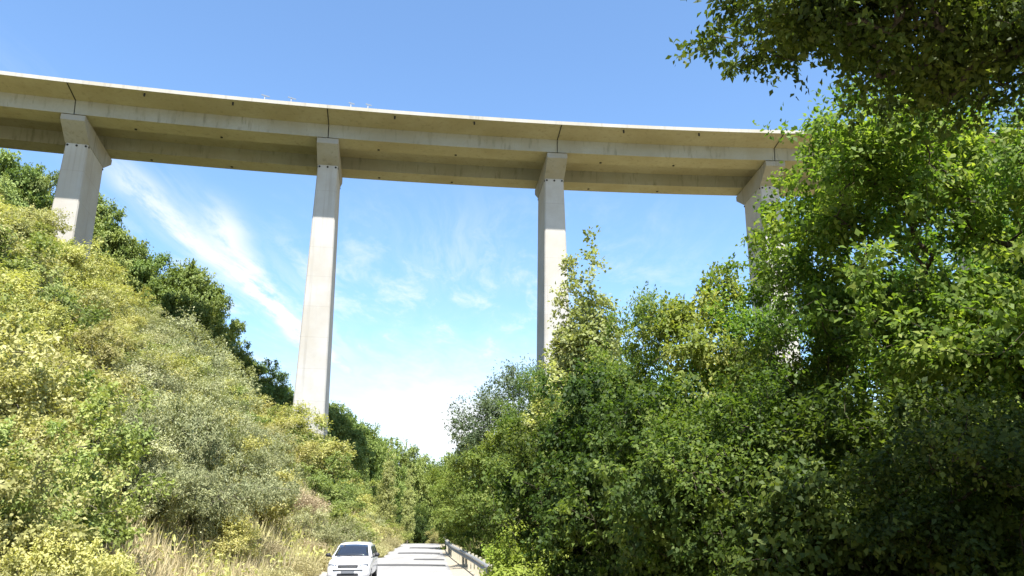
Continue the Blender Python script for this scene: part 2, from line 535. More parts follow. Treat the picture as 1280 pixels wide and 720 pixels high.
for i, ph in enumerate(PIER_PHI):
    if i in (0, 7): continue
    er = Vector((-math.sin(ph), math.cos(ph), 0))       # away from the camera side
    et = Vector((math.cos(ph), math.sin(ph), 0))        # along the deck, to the right
    c0 = Vector(arc(611.7, ph, 0)); c0.z = 0
    ground = min(H(*(c0 + er * a + et * b).xy) for a in (-5, 5) for b in (-3, 3)) - 1.5
    top = ZC + 53.6

    def P(a, b, z): return c0 + er * a + et * b + Vector((0, 0, z))
    bm = bmesh.new()
    lv = []
    nlev = 8
    for k in range(nlev + 1):
        z = top + (ground - top) * k / nlev
        dd = top - z
        hw, hd, ch = 1.55 + dd / 56.0, 4.0 + dd / 110.0, 0.16
        ring = [(-hd, -hw + ch), (-hd + ch, -hw), (hd - ch, -hw), (hd, -hw + ch), (hd, hw - ch), (hd - ch, hw), (-hd + ch, hw), (-hd, hw - ch)]
        lv.append([bm.verts.new(P(a, b, z)) for a, b in ring])
    for k in range(nlev):
        for j in range(8):
            bm.faces.new((lv[k][j], lv[k][(j + 1) % 8], lv[k + 1][(j + 1) % 8], lv[k + 1][j]))
    bm.faces.new(lv[0]); bm.faces.new(lv[-1][::-1])
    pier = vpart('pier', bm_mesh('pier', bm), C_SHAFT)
    # hammerhead: corbels reaching out under both box beams
    bm = bmesh.new()
    z1, z2, z3 = ZC + 53.603, ZC + 55.75, ZC + 56.6
    prof = [(-4.0, z1), (-7.35, z2), (-7.35, z3), (7.35, z3), (7.35, z2), (4.0, z1)]
    hw = 1.62
    A = [bm.verts.new(P(a, -hw, z)) for a, z in prof]
    B = [bm.verts.new(P(a, hw, z)) for a, z in prof]
    for j in range(6):
        bm.faces.new((A[j], A[(j + 1) % 6], B[(j + 1) % 6], B[j]))
    bm.faces.new(A); bm.faces.new(B[::-1])
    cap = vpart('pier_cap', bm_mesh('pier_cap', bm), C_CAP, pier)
    for a0 in (-5.45, 5.45):                      # bearings under the beams
        for b0 in (-0.75, 0.75):
            bm = bmesh.new()
            bm_box(bm, P(a0, b0, ZC + 56.7), (1.0, 0.6, 0.196), ph)
            vpart('bearing', bm_mesh('bearing', bm), M_DARK, pier)
    for b0 in (-1.25, 0.0, 1.25):                 # formwork holes at the foot of the near corbel
        bm = bmesh.new()
        vs = bmesh.ops.create_cone(bm, cap_ends=True, segments=10, radius1=0.16, radius2=0.16, depth=0.1)['verts']
        bmesh.ops.rotate(bm, cent=(0, 0, 0), matrix=Matrix.Rotation(math.pi / 2, 3, 'X'), verts=vs)
        bmesh.ops.rotate(bm, cent=(0, 0, 0), matrix=Matrix.Rotation(ph, 3, 'Z'), verts=vs)
        bmesh.ops.translate(bm, vec=P(-4.03, b0, ZC + 53.3), verts=vs)
        vpart('formwork_hole', bm_mesh('formwork_hole', bm), M_DARK, pier)
    for sgn in (-1, 1):                           # and at the sides under both corbels
        for a0 in (-3.7, 3.9):
            bm = bmesh.new()
            vs = bmesh.ops.create_cone(bm, cap_ends=True, segments=10, radius1=0.16, radius2=0.16, depth=0.1)['verts']
            bmesh.ops.rotate(bm, cent=(0, 0, 0), matrix=Matrix.Rotation(math.pi / 2, 3, 'Y'), verts=vs)
            bmesh.ops.rotate(bm, cent=(0, 0, 0), matrix=Matrix.Rotation(ph, 3, 'Z'), verts=vs)
            bmesh.ops.translate(bm, vec=P(a0, sgn * 1.575, ZC + 53.3), verts=vs)
            vpart('formwork_hole', bm_mesh('formwork_hole', bm), M_DARK, pier)

# small pale boards on posts that just show over the parapet
sign_labels = ['leftmost of the small pale boards showing over the viaduct parapet',
               'small pale tilted board over the parapet, second from the left',
               'small pale board over the parapet just right of the second pier joint',
               'rightmost of the small pale boards showing over the viaduct parapet']
for (px_, lab, sz) in zip((346, 376, 445, 465), sign_labels, (1.25, 1.25, 0.9, 0.9)):
    X = (px_ - 640) / F * 119.5
    ph = math.asin((CX - X) / (RAD + 0.5))
    base = Vector(arc(RAD + 0.55, ph, 59.552))
    e = tag(empty('board_sign', base, ph), lab, 'sign', 'pale boards above the viaduct parapet')
    bm = bmesh.new()
    bm_box(bm, (0, 0, 0.6), (0.13, 0.13, 1.2))
    link_obj('post', bm_mesh('post', bm), e, M_STEEL)
    bm = bmesh.new()
    vs = bm_box(bm, (0, 0, 0), (sz, 0.05, 0.2))
    bmesh.ops.rotate(bm, cent=(0, 0, 0), matrix=Matrix.Rotation(R(14), 3, 'Y'), verts=vs)
    bmesh.ops.translate(bm, vec=(0.1, -0.08, 1.2), verts=vs)
    link_obj('board', bm_mesh('board', bm), e, M_SIGN)


# ------------------------------------------------------------------ foliage machinery
def unit(a):
    return a / np.maximum(1e-9, np.linalg.norm(a, axis=-1, keepdims=True))


def leaves_mesh(name, P, T, N, L, W, tint, mat, midx=None):
    n = len(P)
    T = unit(T)
    N = unit(N - T * np.sum(N * T, -1, keepdims=True))
    Bv = np.cross(T, N)
    L = L[:, None]; W = W[:, None]
    V = np.empty((n, 4, 3), np.float32)
    V[:, 0] = P
    V[:, 1] = P + T * L * 0.45 + Bv * W * 0.5 + N * W * 0.16
    V[:, 2] = P + T * L - N * L * 0.08
    V[:, 3] = P + T * L * 0.45 - Bv * W * 0.5 + N * W * 0.16
    me = bpy.data.meshes.new(name)
    me.vertices.add(4 * n); me.loops.add(4 * n); me.polygons.add(n)
    me.vertices.foreach_set('co', V.ravel())
    me.loops.foreach_set('vertex_index', np.arange(4 * n, dtype=np.int32))
    me.polygons.foreach_set('loop_start', np.arange(0, 4 * n, 4, dtype=np.int32))
    me.update(calc_edges=True)
    a = me.attributes.new('tint', 'FLOAT', 'FACE')
    a.data.foreach_set('value', np.clip(tint, 0, 1).astype(np.float32))
    for mm in (mat if isinstance(mat, (list, tuple)) else [mat]): me.materials.append(mm)
    if midx is not None:
        me.polygons.foreach_set('material_index', midx.astype(np.int32))
    return me


def cluster_leaves(rng, C, Rad, per, leaf, asp, droop=0.25, flat=0.75, upb=0.75, twigs=7, tvar=0.25, outdir=None, btint=None):
    k = len(C)
    ci = np.repeat(np.arange(k), per)
    n = len(ci)
    D = unit(rng.normal(size=(k, twigs, 3)) * np.array([1, 1, flat]))
    if outdir is not None:
        D = unit(D + 0.55 * outdir[:, None, :])
    d = D[ci, rng.integers(0, twigs, n)]
    tt = rng.random(n) ** 0.7
    P = C[ci] + d * (Rad[ci] * tt)[:, None] + rng.normal(size=(n, 3)) * (Rad[ci] * 0.14)[:, None]
    T = d * 0.6 + rng.normal(size=(n, 3)) * 0.6 + np.array([0, 0, -droop])
    N = np.array([0, 0, upb]) + rng.normal(size=(n, 3)) * 0.42 + d * 0.2
    if outdir is not None:
        N = N + 0.75 * outdir[ci]
    L = leaf * (0.7 + 0.6 * rng.random(n))
    ct = rng.normal(size=k) * tvar * 0.5 + (0 if btint is None else btint)
    tint = 0.45 + ct[ci] + rng.normal(size=n) * tvar * 0.5
    return P, T, N, L, L * asp, tint


def crown_shell(rng, ells, n, shell=0.45, lobe=0.22, gap=0.0, wexp=0.75):
    """cluster centres inside a union of ellipsoids, denser near the uneven outer shell"""
    vol = np.array([e[1][0] * e[1][1] * e[1][2] for e in ells]) ** wexp
    cnt = rng.multinomial(n, vol / vol.sum())
    pts, outs = [], []
    for (c, r), k in zip(ells, cnt):
        if k == 0: continue
        d = unit(rng.normal(size=(k * 2, 3)))
        ph = rng.normal(size=(5, 3)) * 2.4
        off = rng.random(5) * 6.28
        rad = 1 + lobe * np.sum(np.sin(d @ ph.T + off), 1) / 2.0
        f = (shell + (1 - shell) * rng.random(k * 2) ** 0.55) * rad
        p = np.array(c) + d * f[:, None] * np.array(r)
        if gap > 0:
            q = p / (np.mean(r) * 0.42)
            g = np.sin(q[:, 0] + 1.7 * np.sin(q[:, 1])) * np.sin(q[:, 1] * 1.1 + q[:, 2]) + 0.6 * np.sin(q[:, 2] * 1.6 + q[:, 0])
            keep = g > (-1.2 + gap * 1.6)
            p, d = p[keep], d[keep]
        pts.append(p[:k]); outs.append(d[:k])
    return np.concatenate(pts), np.concatenate(outs)


def crown_points(rng, ells, n, shell=0.45, lobe=0.22, gap=0.0, boughs=0, br=0.8, wexp=0.75):
    """clusters gathered on boughs, so that lit sprays alternate with dark gaps"""
    if not boughs:
        p, d = crown_shell(rng, ells, n, shell, lobe, gap, wexp)
        return p, d, np.zeros(len(p))
    bc, bd = crown_shell(rng, ells, boughs, shell, lobe, gap, wexp)
    k = rng.integers(0, len(bc), n)
    size = br * (0.6 + 0.8 * rng.random(len(bc)))
    off = np.clip(rng.normal(size=(n, 3)), -1.6, 1.6) * np.array([1, 1, 0.42]) * size[k][:, None] * 0.72
    off += bd[k] * (size[k] * (rng.random(n) - 0.35))[:, None] * 0.8
    p = bc[k] + off
    p[:, 2] -= 0.22 * np.linalg.norm(off[:, :2], axis=1)
    d = unit(bd[k] + 0.5 * unit(off))
    return p, d, (rng.normal(size=len(bc)) * 0.2)[k]


def tubes_mesh(name, segs, mat):
    """segs: list of (p0, p1, r0, r1) -> one mesh of tapered prisms"""
    A = np.array([s[0] for s in segs]); Bp = np.array([s[1] for s in segs])
    r0 = np.array([s[2] for s in segs]); r1 = np.array([s[3] for s in segs])
    Vs, Fs, off = [], [], 0
    for lo, hi, sides in ((0, 0.012, 3), (0.012, 0.05, 5), (0.05, 99, 9)):
        sel = (r0 >= lo) & (r0 < hi)
        if not sel.any(): continue
        a, b, ra, rb = A[sel], Bp[sel], r0[sel], r1[sel]
        ax = unit(b - a)
        ref = np.where(np.abs(ax[:, 2:3]) > 0.9, np.array([[1.0, 0, 0]]), np.array([[0, 0, 1.0]]))
        u = unit(np.cross(ax, ref)); v = np.cross(ax, u)
        th = np.arange(sides) * 2 * math.pi / sides
        ring = u[:, None, :] * np.cos(th)[None, :, None] + v[:, None, :] * np.sin(th)[None, :, None]
        V = np.concatenate([a[:, None] + ring * ra[:, None, None], b[:, None] + ring * rb[:, None, None]], 1)
        n = len(a)
        base = off + np.arange(n)[:, None] * 2 * sides
        j = np.arange(sides); j2 = (j + 1) % sides
        Fq = np.stack([base + j, base + j2, base + sides + j2, base + sides + j], -1).reshape(-1, 4)
        Vs.append(V.reshape(-1, 3)); Fs.append(Fq); off += n * 2 * sides
    me = bpy.data.meshes.new(name)
    me.from_pydata(np.concatenate(Vs).tolist(), [], np.concatenate(Fs).tolist())
    for p in me.polygons: p.use_smooth = True
    me.materials.append(mat)
    return me


def skeleton(rng, C, trunk_pts, base_r, jitter=0.12, tip=0.006, sub=3, maxlink=None):
    nodes = [np.array(p, float) for p in trunk_pts]
    par = [-1] + list(range(len(nodes) - 1))
    core = np.array(trunk_pts[len(trunk_pts) * 2 // 3])
    order = np.argsort(np.linalg.norm(C - core, axis=1))
    arr = np.zeros((len(nodes) + len(C) * sub, 3)); arr[:len(nodes)] = nodes
    cnt = len(nodes)
    lows = max(1, int(len(trunk_pts) * 0.3))
    for ci in order:
        c = C[ci]
        d = np.linalg.norm(arr[:cnt] - c, axis=1) + 0.7 * np.maximum(0, arr[:cnt, 2] - c[2] + 0.15)
        d[:lows] += 50
        j = int(np.argmin(d))
        a = arr[j]
        ln = np.linalg.norm(c - a)
        prev = j
        for q in range(1, sub + 1):
            f = q / sub
            p = a + (c - a) * f
            if q < sub:
                p = p + rng.normal(size=3) * ln * jitter + np.array([0, 0, ln * 0.08 * math.sin(f * math.pi)])
            arr[cnt] = p; par.append(prev); prev = cnt; cnt += 1
    par = np.array(par)
    w_ = np.zeros(cnt)
    has = np.zeros(cnt, bool); has[par[1:]] = True
    E = 2.25
    w_[~has] = tip ** E
    for i in range(cnt - 1, 0, -1):
        w_[par[i]] += w_[i]
    rad = w_ ** (1 / E)
    k = base_r / rad[0]
    rad = np.where(rad > tip * 2.5, rad * (1 + (k - 1) * np.clip((rad - tip * 2.5) / (rad[0] - tip * 2.5), 0, 1)), rad)
    nt_ = len(trunk_pts)
    segs = []
    for i in range(1, cnt):
        p = par[i]
        ra = rad[p] if i < nt_ else min(rad[p], rad[i] * 1.5)
        if i == 1: ra *= 1.35
        segs.append((arr[p], arr[i], ra, rad[i]))
    return segs


def make_tree(name, seed, ells, nclus, per, crad, leaf, asp, lmat, bmat, trunk_h, base_r, lean=(0, 0), shell=0.45, lobe=0.22, gap=0.0,
              droop=0.25, upb=0.75, flat=0.75, stems=None, tvar=0.25, twigs=7, crown_name='crown', trunk_name='trunk', skel_every=1, boughs=0, br=0.8, wexp=0.75):
    rng = np.random.default_rng(seed)
    C, O, bt = crown_points(rng, ells, nclus, shell, lobe, gap, boughs, br, wexp)
    C[:, 2] = np.maximum(C[:, 2], 0.25)
    Rad = crad * (0.65 + 0.7 * rng.random(len(C)))
    P, T, N, L, W, tint = cluster_leaves(rng, C, Rad, per, leaf, asp, droop, flat, upb, twigs, tvar, O, bt)
    root = empty(name)
    ns = 7
    segs = []
    st_ = stems or [(0.0, 0.0)]
    Cs = C[::skel_every]
    asg = rng.integers(0, len(st_), len(Cs))
    if len(st_) > 1:
        tips = np.array([[s[0] * 3, s[1] * 3] for s in st_])
        asg = np.argmin(np.linalg.norm(Cs[:, None, :2] - tips[None], axis=2), axis=1)
    for si, s in enumerate(st_):
        tp = []
        for k in range(ns + 1):
            f = k / ns
            tp.append((s[0] * (0.3 + 2.0 * f) + lean[0] * f ** 1.4 + rng.normal() * 0.05 * trunk_h * 0.2 * (k > 0),
                       s[1] * (0.3 + 2.0 * f) + lean[1] * f ** 1.4 + rng.normal() * 0.05 * trunk_h * 0.2 * (k > 0), -0.25 + (trunk_h + 0.25) * f))
        cs = Cs[asg == si]
        if len(cs): segs += skeleton(rng, cs, tp, base_r)
    link_obj(trunk_name, tubes_mesh(trunk_name, segs, bmat), root)
    link_obj(crown_name, leaves_mesh(crown_name, P, T, N, L, W, tint, lmat), root)
    return root


used = {}


def place(proto, x, y, scale=1.0, rz=0.0, label=None, cat=None, group=None, z=None, name=None, sz=1.0):
    if proto.name not in used:
        used[proto.name] = True
        o_ = proto
    else:
        o_ = copy_tree(proto)
    if name: o_.name = name
    o_.location = (x, y, (H(x, y) if z is None else z) - 0.05)
    o_.rotation_euler = (0, 0, rz)
    o_.scale = (scale, scale, scale * sz)
    for k_ in ('group',):
        if k_ in o_: del o_[k_]
    return tag(o_, label, cat, group)


rnd = random.Random(11)

# ------------------------------------------------------------------ plant prototypes
DOME = lambda r, h: [((0, 0, h * 0.45), (r, r, h * 0.5)), ((r * .45, .1 * r, h * 0.35), (r * .65, r * .7, h * .36)), ((-r * .4, -.25 * r, h * 0.38), (r * .6, r * .6, h * .4))]
STEMS = [(0.12, 0.05), (-0.1, 0.1), (0.0, -0.13)]
BK = dict(stems=STEMS, lobe=0.3, gap=0.25, crown_name='foliage', trunk_name='stems', tvar=0.3)
bush_y = [make_tree('yellow_green_bush', 100 + i, DOME(1.5, 2.6), 210, 84, 0.36, 0.105, 0.55, (L_YELLOW, L_OLIVE, L_YELLOW, L_OLIVE)[i], B_PALE, 1.5, 0.04, boughs=26, br=0.55, **BK) for i in range(4)]
bush_g = [make_tree('green_bush', 120 + i, DOME(1.5, 2.7), 210, 84, 0.36, 0.11, 0.6, L_GREEN, B_PALE, 1.6, 0.04, boughs=24, br=0.55, **BK) for i in range(2)]
bush_grey = [make_tree('grey_green_bush', 140 + i, DOME(1.6, 3.0), 240, 84, 0.36, 0.10, 0.36, L_GREY, B_PALE, 1.8, 0.045, boughs=30, br=0.5, upb=0.5, **BK) for i in range(2)]
big_grey = make_tree('grey_green_bush', 150, DOME(3.0, 5.6), 620, 110, 0.46, 0.12, 0.36, L_GREY, B_PALE, 3.2, 0.07, boughs=64, br=0.75, upb=0.5, **BK)
oak = [make_tree('oak_tree', 160 + i, [((0, 0, 6.2), (3.3, 3.3, 3.2)), ((1.8, -.8, 4.8), (2.4, 2.3, 2.2)), ((-1.9, -.4, 4.5), (2.3, 2.4, 2.3)), ((.2, -1.6, 3.4), (2.6, 2, 2.2))],
                 640, 105, 0.8, 0.25, 0.7, L_RIDGE, B_OAK, 6.2, 0.22, lobe=0.25, gap=0.1, tvar=0.3, skel_every=2, boughs=74, br=1.1) for i in range(3)]
poplar = [make_tree('poplar_tree', 180 + i, [((0, 0, 6.0), (1.25, 1.25, 5.6)), ((0.1, 0, 10.0), (0.75, 0.75, 4.2)), ((0.5, -.3, 4.0), (.9, .9, 3.0))],
                    420, 52, 0.55, 0.18, 0.75, L_POPLAR, B_PALE, 12.5, 0.16, shell=0.25, lobe=0.28, gap=0.2, droop=-0.15, upb=0.3, skel_every=2) for i in range(2)]


def make_brush(name, seed, mat, n, r, h, blade=0.55, wid=0.012, seedheads=True):
    rng = np.random.default_rng(seed)
    q = rng.random(n) ** 0.6 * r; th = rng.random(n) * 6.283
    P = np.stack([q * np.cos(th), q * np.sin(th), np.zeros(n)], -1)
    up = np.stack([0.45 * np.cos(th) * q / r, 0.45 * np.sin(th) * q / r, np.ones(n)], -1) + rng.normal(size=(n, 3)) * 0.28
    L = h * (0.5 + 0.7 * rng.random(n)) * (1 - 0.4 * q / r)
    tint = 0.5 + rng.normal(size=n) * 0.28
    N = rng.normal(size=(n, 3))
    W = wid * (0.7 + rng.random(n) * 0.8)
    P2 = [P]; T2 = [up]; N2 = [N]; L2 = [L]; W2 = [W]; t2 = [tint]
    if seedheads:
        m2 = n * 2
        i = rng.integers(0, n, m2)
        f = 0.35 + 0.65 * rng.random(m2)
        P2.append(P[i] + unit(up[i]) * (L[i] * f)[:, None]); T2.append(up[i] * 0.5 + rng.normal(size=(m2, 3)) * 0.8)
        N2.append(rng.normal(size=(m2, 3))); L2.append(0.07 + 0.09 * rng.random(m2)); W2.append(0.02 + 0.03 * rng.random(m2)); t2.append(tint[i] + rng.normal(size=m2) * .2)
    me = leaves_mesh(name, np.concatenate(P2), np.concatenate(T2), np.concatenate(N2), np.concatenate(L2), np.concatenate(W2), np.concatenate(t2), mat)
    return link_obj(name, me)


dry_brush = [make_brush('dry_brush', 200 + i, L_DRY, 2600, 1.1, 1.5) for i in range(2)]
straw = [make_brush('straw_grass_tuft', 210 + i, L_STRAW, 2200, 0.9, 1.0) for i in range(2)]

# ------------------------------------------------------------------ ridge and far trees (dark oaks on the skyline of the slope)
ridge = [  # pixel of the tree top, distance Y, crown scale, label
    (22, 204, 138, 1.35, 'dark oak on the ridge left of the leftmost pier at the frame edge'),
    (58, 222, 142, 1.1, 'dark oak half hidden behind the white foot of the leftmost pier'),
    (128, 256, 138, 1.3, 'dark green oak standing directly right of the leftmost pier'),
    (158, 300, 138, 1.15, 'oak on the skyline second to the right of the leftmost pier'),
    (190, 326, 140, 1.15, 'oak on the skyline left of the tallest round oak'),
    (215, 350, 134, 1.0, 'low oak filling the dip left of the large round oak on the ridge'),
    (240, 337, 138, 1.4, 'large round dark oak bulging from the ridge midway between two piers'),
    (264, 378, 136, 1.1, 'oak leaning out on the right flank of the large round oak'),
    (290, 440, 138, 1.0, 'small dark oak below the large round oak on the ridge'),
    (312, 458, 140, 1.0, 'small oak third to the left of the tall second pier'),
    (330, 470, 142, 1.0, 'lower oak on the skyline left of the tall second pier'),
    (352, 486, 144, 0.95, 'small oak touching the left edge of the tall second pier'),
    (412, 508, 146, 1.0, 'oak emerging from behind the right edge of the second pier'),
    (428, 518, 150, 1.0, 'oak on the skyline directly right of the tall second pier'),
    (452, 532, 160, 1.0, 'distant oak on the slope above the shaded cutting'),
    (476, 552, 170, 1.0, 'distant oak at the foot of the skyline above the columnar poplar'),
    (503, 566, 182, 1.1, 'distant oak behind the columnar poplar at the road end'),
    (528, 574, 200, 1.15, 'farthest dark tree at the lowest dip of the skyline'),
    (560, 575, 190, 1.1, 'distant dark tree just right of the lowest dip of the skyline'),
]
HT = 9.3


def at_pix(x, y, Y):
    u = (x - 640) / F; v = (360 - y) / F
    yy_ = math.cos(PITCH) - v * math.sin(PITCH); zz = math.sin(PITCH) + v * math.cos(PITCH)
    t_ = Y / yy_
    return u * t_, Y, zz * t_ + CAM_Z


for i, (a, b, Y, s_, lab) in enumerate(ridge):
    x, y, ztop = at_pix(a, b, Y)
    g_ = H(x, y)
    hh = max(6.5, ztop - g_)
    sc = s_ * 1.22
    place(oak[i % 3], x, y, sc, rnd.random() * 6.28, lab, 'tree', 'dark oaks along the ridge', sz=hh / (HT * sc))

# light columnar poplars at the road end
for i, (a, b, Y, s_, lab) in enumerate([
        (487, 560, 92, 0.62, 'pale green columnar poplar left of the road end'),
        (512, 592, 112, 0.6, 'second pale columnar poplar behind the dark gap at the road end'),
        (741, 316, 50, 1.55, 'tall pale poplar rising in front of the third pier'),
        (713, 345, 52, 1.3, 'slimmer pale poplar close to the third pier shaft'),
        (690, 455, 44, 1.2, 'short pale poplar at the foot of the third pier')]):
    x, y, ztop = at_pix(a, b, Y)
    hh = ztop - H(x, y)
    place(poplar[i % 2], x, y, s_, rnd.random() * 6.28, lab, 'tree', 'pale poplars', sz=hh / (14.3 * s_))

# ------------------------------------------------------------------ bushes on the left slope
def pick(px_, py_, s):
    r_ = rnd.random()
    if 150 < px_ < 345 and 395 < py_ < 620: return 'grey' if r_ < 0.55 else ('green' if r_ < .75 else 'yellow')
    if py_ > 590 and px_ < 390 and r_ < (0.5 if px_ > 110 else 0.22): return 'dry'
    if 60 < px_ < 150 and 470 < py_ < 620: return 'dry' if r_ < 0.65 else 'grey'
    if 280 < px_ < 345 and py_ > 600: return 'dry' if r_ < 0.6 else 'yellow'
    if 330 < px_ < 460 and py_ < 620: return 'green' if r_ < 0.5 else 'yellow'
    if px_ < 140: return 'yellow' if r_ < 0.8 else 'green'
    return 'yellow' if r_ < 0.55 else ('green' if r_ < 0.85 else 'grey')


KINDS = {'yellow': (bush_y, 'yellow-green bush', 'bush'), 'green': (bush_g, 'mid green bush', 'bush'),
         'grey': (bush_grey, 'grey-green fine-leaved bush', 'bush'), 'dry': (dry_brush, 'tan dry brush', 'brush')}


def where(px_, py_, Y, s):
    if Y < 20: a = 'in the lower left corner' if s < 6 else 'at the left edge of the picture'
    elif Y < 38: a = 'level with the white car'
    elif Y < 62: a = 'just beyond the white car'
    elif Y < 96: a = 'short of the tall second pier'
    else: a = 'past the tall second pier' if s < 30 else 'round the foot of the leftmost pier'
    if s < 3.5: b = 'at the road edge'
    elif s < 9: b = 'low on the left slope'
    elif s < 22: b = 'halfway up the left slope'
    else: b = 'high on the left slope'
    return f'{b} {a}'


pts = []
Y = 8.0
while Y < 150:
    step = 2.0 + 0.032 * Y
    s = 0.6 + rnd.random() * step * 0.5
    smax = 14 + Y * 0.62
    while s < min(smax, 72):
        yy_ = Y + rnd.uniform(-.4, .4) * step
        x = float(road_left(yy_)) - 1.3 - s
        pts.append((x, yy_, s, step))
        s += step * (0.85 + 0.35 * rnd.random())
    Y += step * 0.95
nb = 0
for (x, y, s, step) in pts:
    z = H(x, y)
    q = project((x, y, z + 1.2))
    if q is None or not (-110 < q[0] < 560) or q[1] > 800: continue
    if 50 < q[0] < 400 and q[1] > 560 and rnd.random() < 0.36: continue      # open straw between the lower bushes
    k_ = pick(q[0], q[1], s)
    protos, desc, cat = KINDS[k_]
    sc = (step / 2.55) * rnd.uniform(0.85, 1.25)
    if s < 3.0: sc *= 0.62
    if k_ != 'dry' and s > 4 and rnd.random() < 0.14: sc *= 1.45
    if k_ == 'dry': sc *= 1.05
    low_ = (step / 2.4) ** -0.42
    # keep the pier feet clear
    if min((Vector((x, y)) - Vector(arc(611.7, p_, 0)[:2])).length for p_ in PIER_PHI) < 5.0: continue
    lab = f'{desc} {where(q[0], q[1], y, s)}'
    place(protos[rnd.randrange(len(protos))], x, y, sc, rnd.random() * 6.28, lab, cat, lab.replace(desc, desc + ' clumps'), sz=rnd.uniform(0.85, 1.2) * low_)
    nb += 1
print('slope plants', nb)

# big grey-green bush standing out halfway along the slope
for (a, b, Y, sc, lab) in [(268, 428, 34, 1.0, 'largest grey-green bush standing out on the middle of the left slope'),
                           (190, 455, 30, 0.72, 'grey-green bush left of the largest one on the left slope')]:
    x, y, zt = at_pix(a, b, Y)
    hh = max(2.5, zt - H(x, y))
    place(big_grey, x, y, sc, 1.0, lab, 'bush', sz=min(1.25, hh / (5.5 * sc)))

# ------------------------------------------------------------------ right-hand wood
def ng(x, y): return H(x, y)


# nearest tree, trunk outside the frame, its bough hangs over the top right corner
t_ = make_tree('oak_tree', 301, [((0.5, -1.5, 12.4), (4.8, 4.6, 3.0)), ((-6.5, 0.8, 10.4), (0.8, 0.8, 0.5)), ((-5.8, 0.8, 10.0), (1.0, 1.0, 0.6)), ((-4.8, 0.9, 9.8), (1.2, 1.2, 0.7)),
                                  ((-3.7, 1.0, 9.9), (1.2, 1.2, 0.7)), ((-2.6, 1.0, 10.2), (1.3, 1.2, 0.7)), ((-4.2, 0.4, 10.5), (2.2, 1.4, 0.6)), ((-1.2, 1.0, 10.6), (2.0, 1.6, 0.9))],
               900, 84, 0.38, 0.10, 0.55, L_NEAR, B_OAK, 9.5, 0.15, lean=(-0.6, 0.4), shell=0.3, gap=0.2, tvar=0.3, twigs=9, boughs=150, br=0.5, wexp=0.3)
place(t_, 10.35, 7.4, 1.03, 0, 'near oak whose leafy bough hangs over the top right corner', 'tree')
t_ = make_tree('oak_tree', 302, [((0.6, 0, 11.0), (4.2, 4.0, 3.9)), ((-3.55, -1.0, 9.9), (1.9, 1.9, 1.9)), ((-3.6, -.8, 10.9), (1.7, 1.8, 1.5)), ((-1.3, -.4, 12.4), (2.3, 2.2, 1.9)), ((-1.6, -1.8, 6.6), (2.8, 2.0, 1.8)), ((2.5, -1.5, 6.5), (3.2, 2.6, 2.6))],
               1150, 78, 0.5, 0.145, 0.6, L_OAK, B_OAK, 9.5, 0.34, shell=0.45, gap=0.3, tvar=0.3, twigs=8, boughs=92, br=0.92)
place(t_, 11.6, 17.0, 1, 0, 'tall dark oak with exposed limbs filling the right edge', 'tree')
for (x, y, sc, rz, lab) in [(17.0, 27.5, 1.2, 2.2, 'tall oak glimpsed behind the dark oak at the right edge, left of two'), (22.5, 26.0, 1.25, 4.0, 'tall oak glimpsed behind the dark oak at the right edge, right of two')]:
    place(t_, x, y, sc, rz, lab, 'tree')
mid = [make_tree('broadleaf_tree', 310 + i, [((0, 0, 7.4), (3.0, 3.0, 3.0)), ((-1.3, -1.4, 6.2), (2.2, 2.2, 2.2)), ((1.6, -.6, 5.4), (2.2, 2.2, 2.3)), ((0, -.2, 3.6), (2.5, 2.3, 2.4)), ((0.2, .5, 1.9), (2.4, 2.2, 1.6))],
                 720, 70, 0.5, (0.125, 0.165, 0.145)[i], (0.6, 0.7, 0.5)[i], (L_MID, L_LINDEN, L_OAK)[i], B_OAK, 7.0, 0.17, shell=0.4, lobe=0.28, gap=0.2, tvar=0.34, twigs=8, boughs=52, br=0.9) for i in range(3)]
dark = [make_tree('hazel_tree', 320 + i, [((0, 0, 4.6), (2.5, 2.5, 2.2)), ((-1.3, -1.0, 3.6), (1.8, 1.7, 1.6)), ((1.2, -.8, 3.2), (1.8, 1.8, 1.7)), ((0, 0, 1.7), (2.1, 2.0, 1.6))],
                  560, 70, 0.45, (0.14, 0.11)[i], 0.7, L_HAZEL, B_OAK, 4.0, 0.09, shell=0.4, lobe=0.3, gap=0.2, stems=[(0.2, 0.05), (-0.18, 0.12), (0.0, -0.2)], tvar=0.34, twigs=8, boughs=38, br=0.8) for i in range(2)]
ash = make_tree('ash_tree', 331, [((0, 0, 8.6), (2.8, 2.8, 3.4)), ((-1.6, -.5, 7.4), (2.0, 2.0, 2.2)), ((1, 0, 5.0), (2.6, 2.4, 2.6))], 360, 60, 0.7, 0.2, 0.38, L_BLUE, B_PALE, 9.0, 0.16,
                shell=0.3, gap=0.45, lobe=0.3)
place(ash, *at_pix(640, 520, 56)[:2], 1.22, 0.4, 'airy blue-green ash between the road gap and the poplars', 'tree')
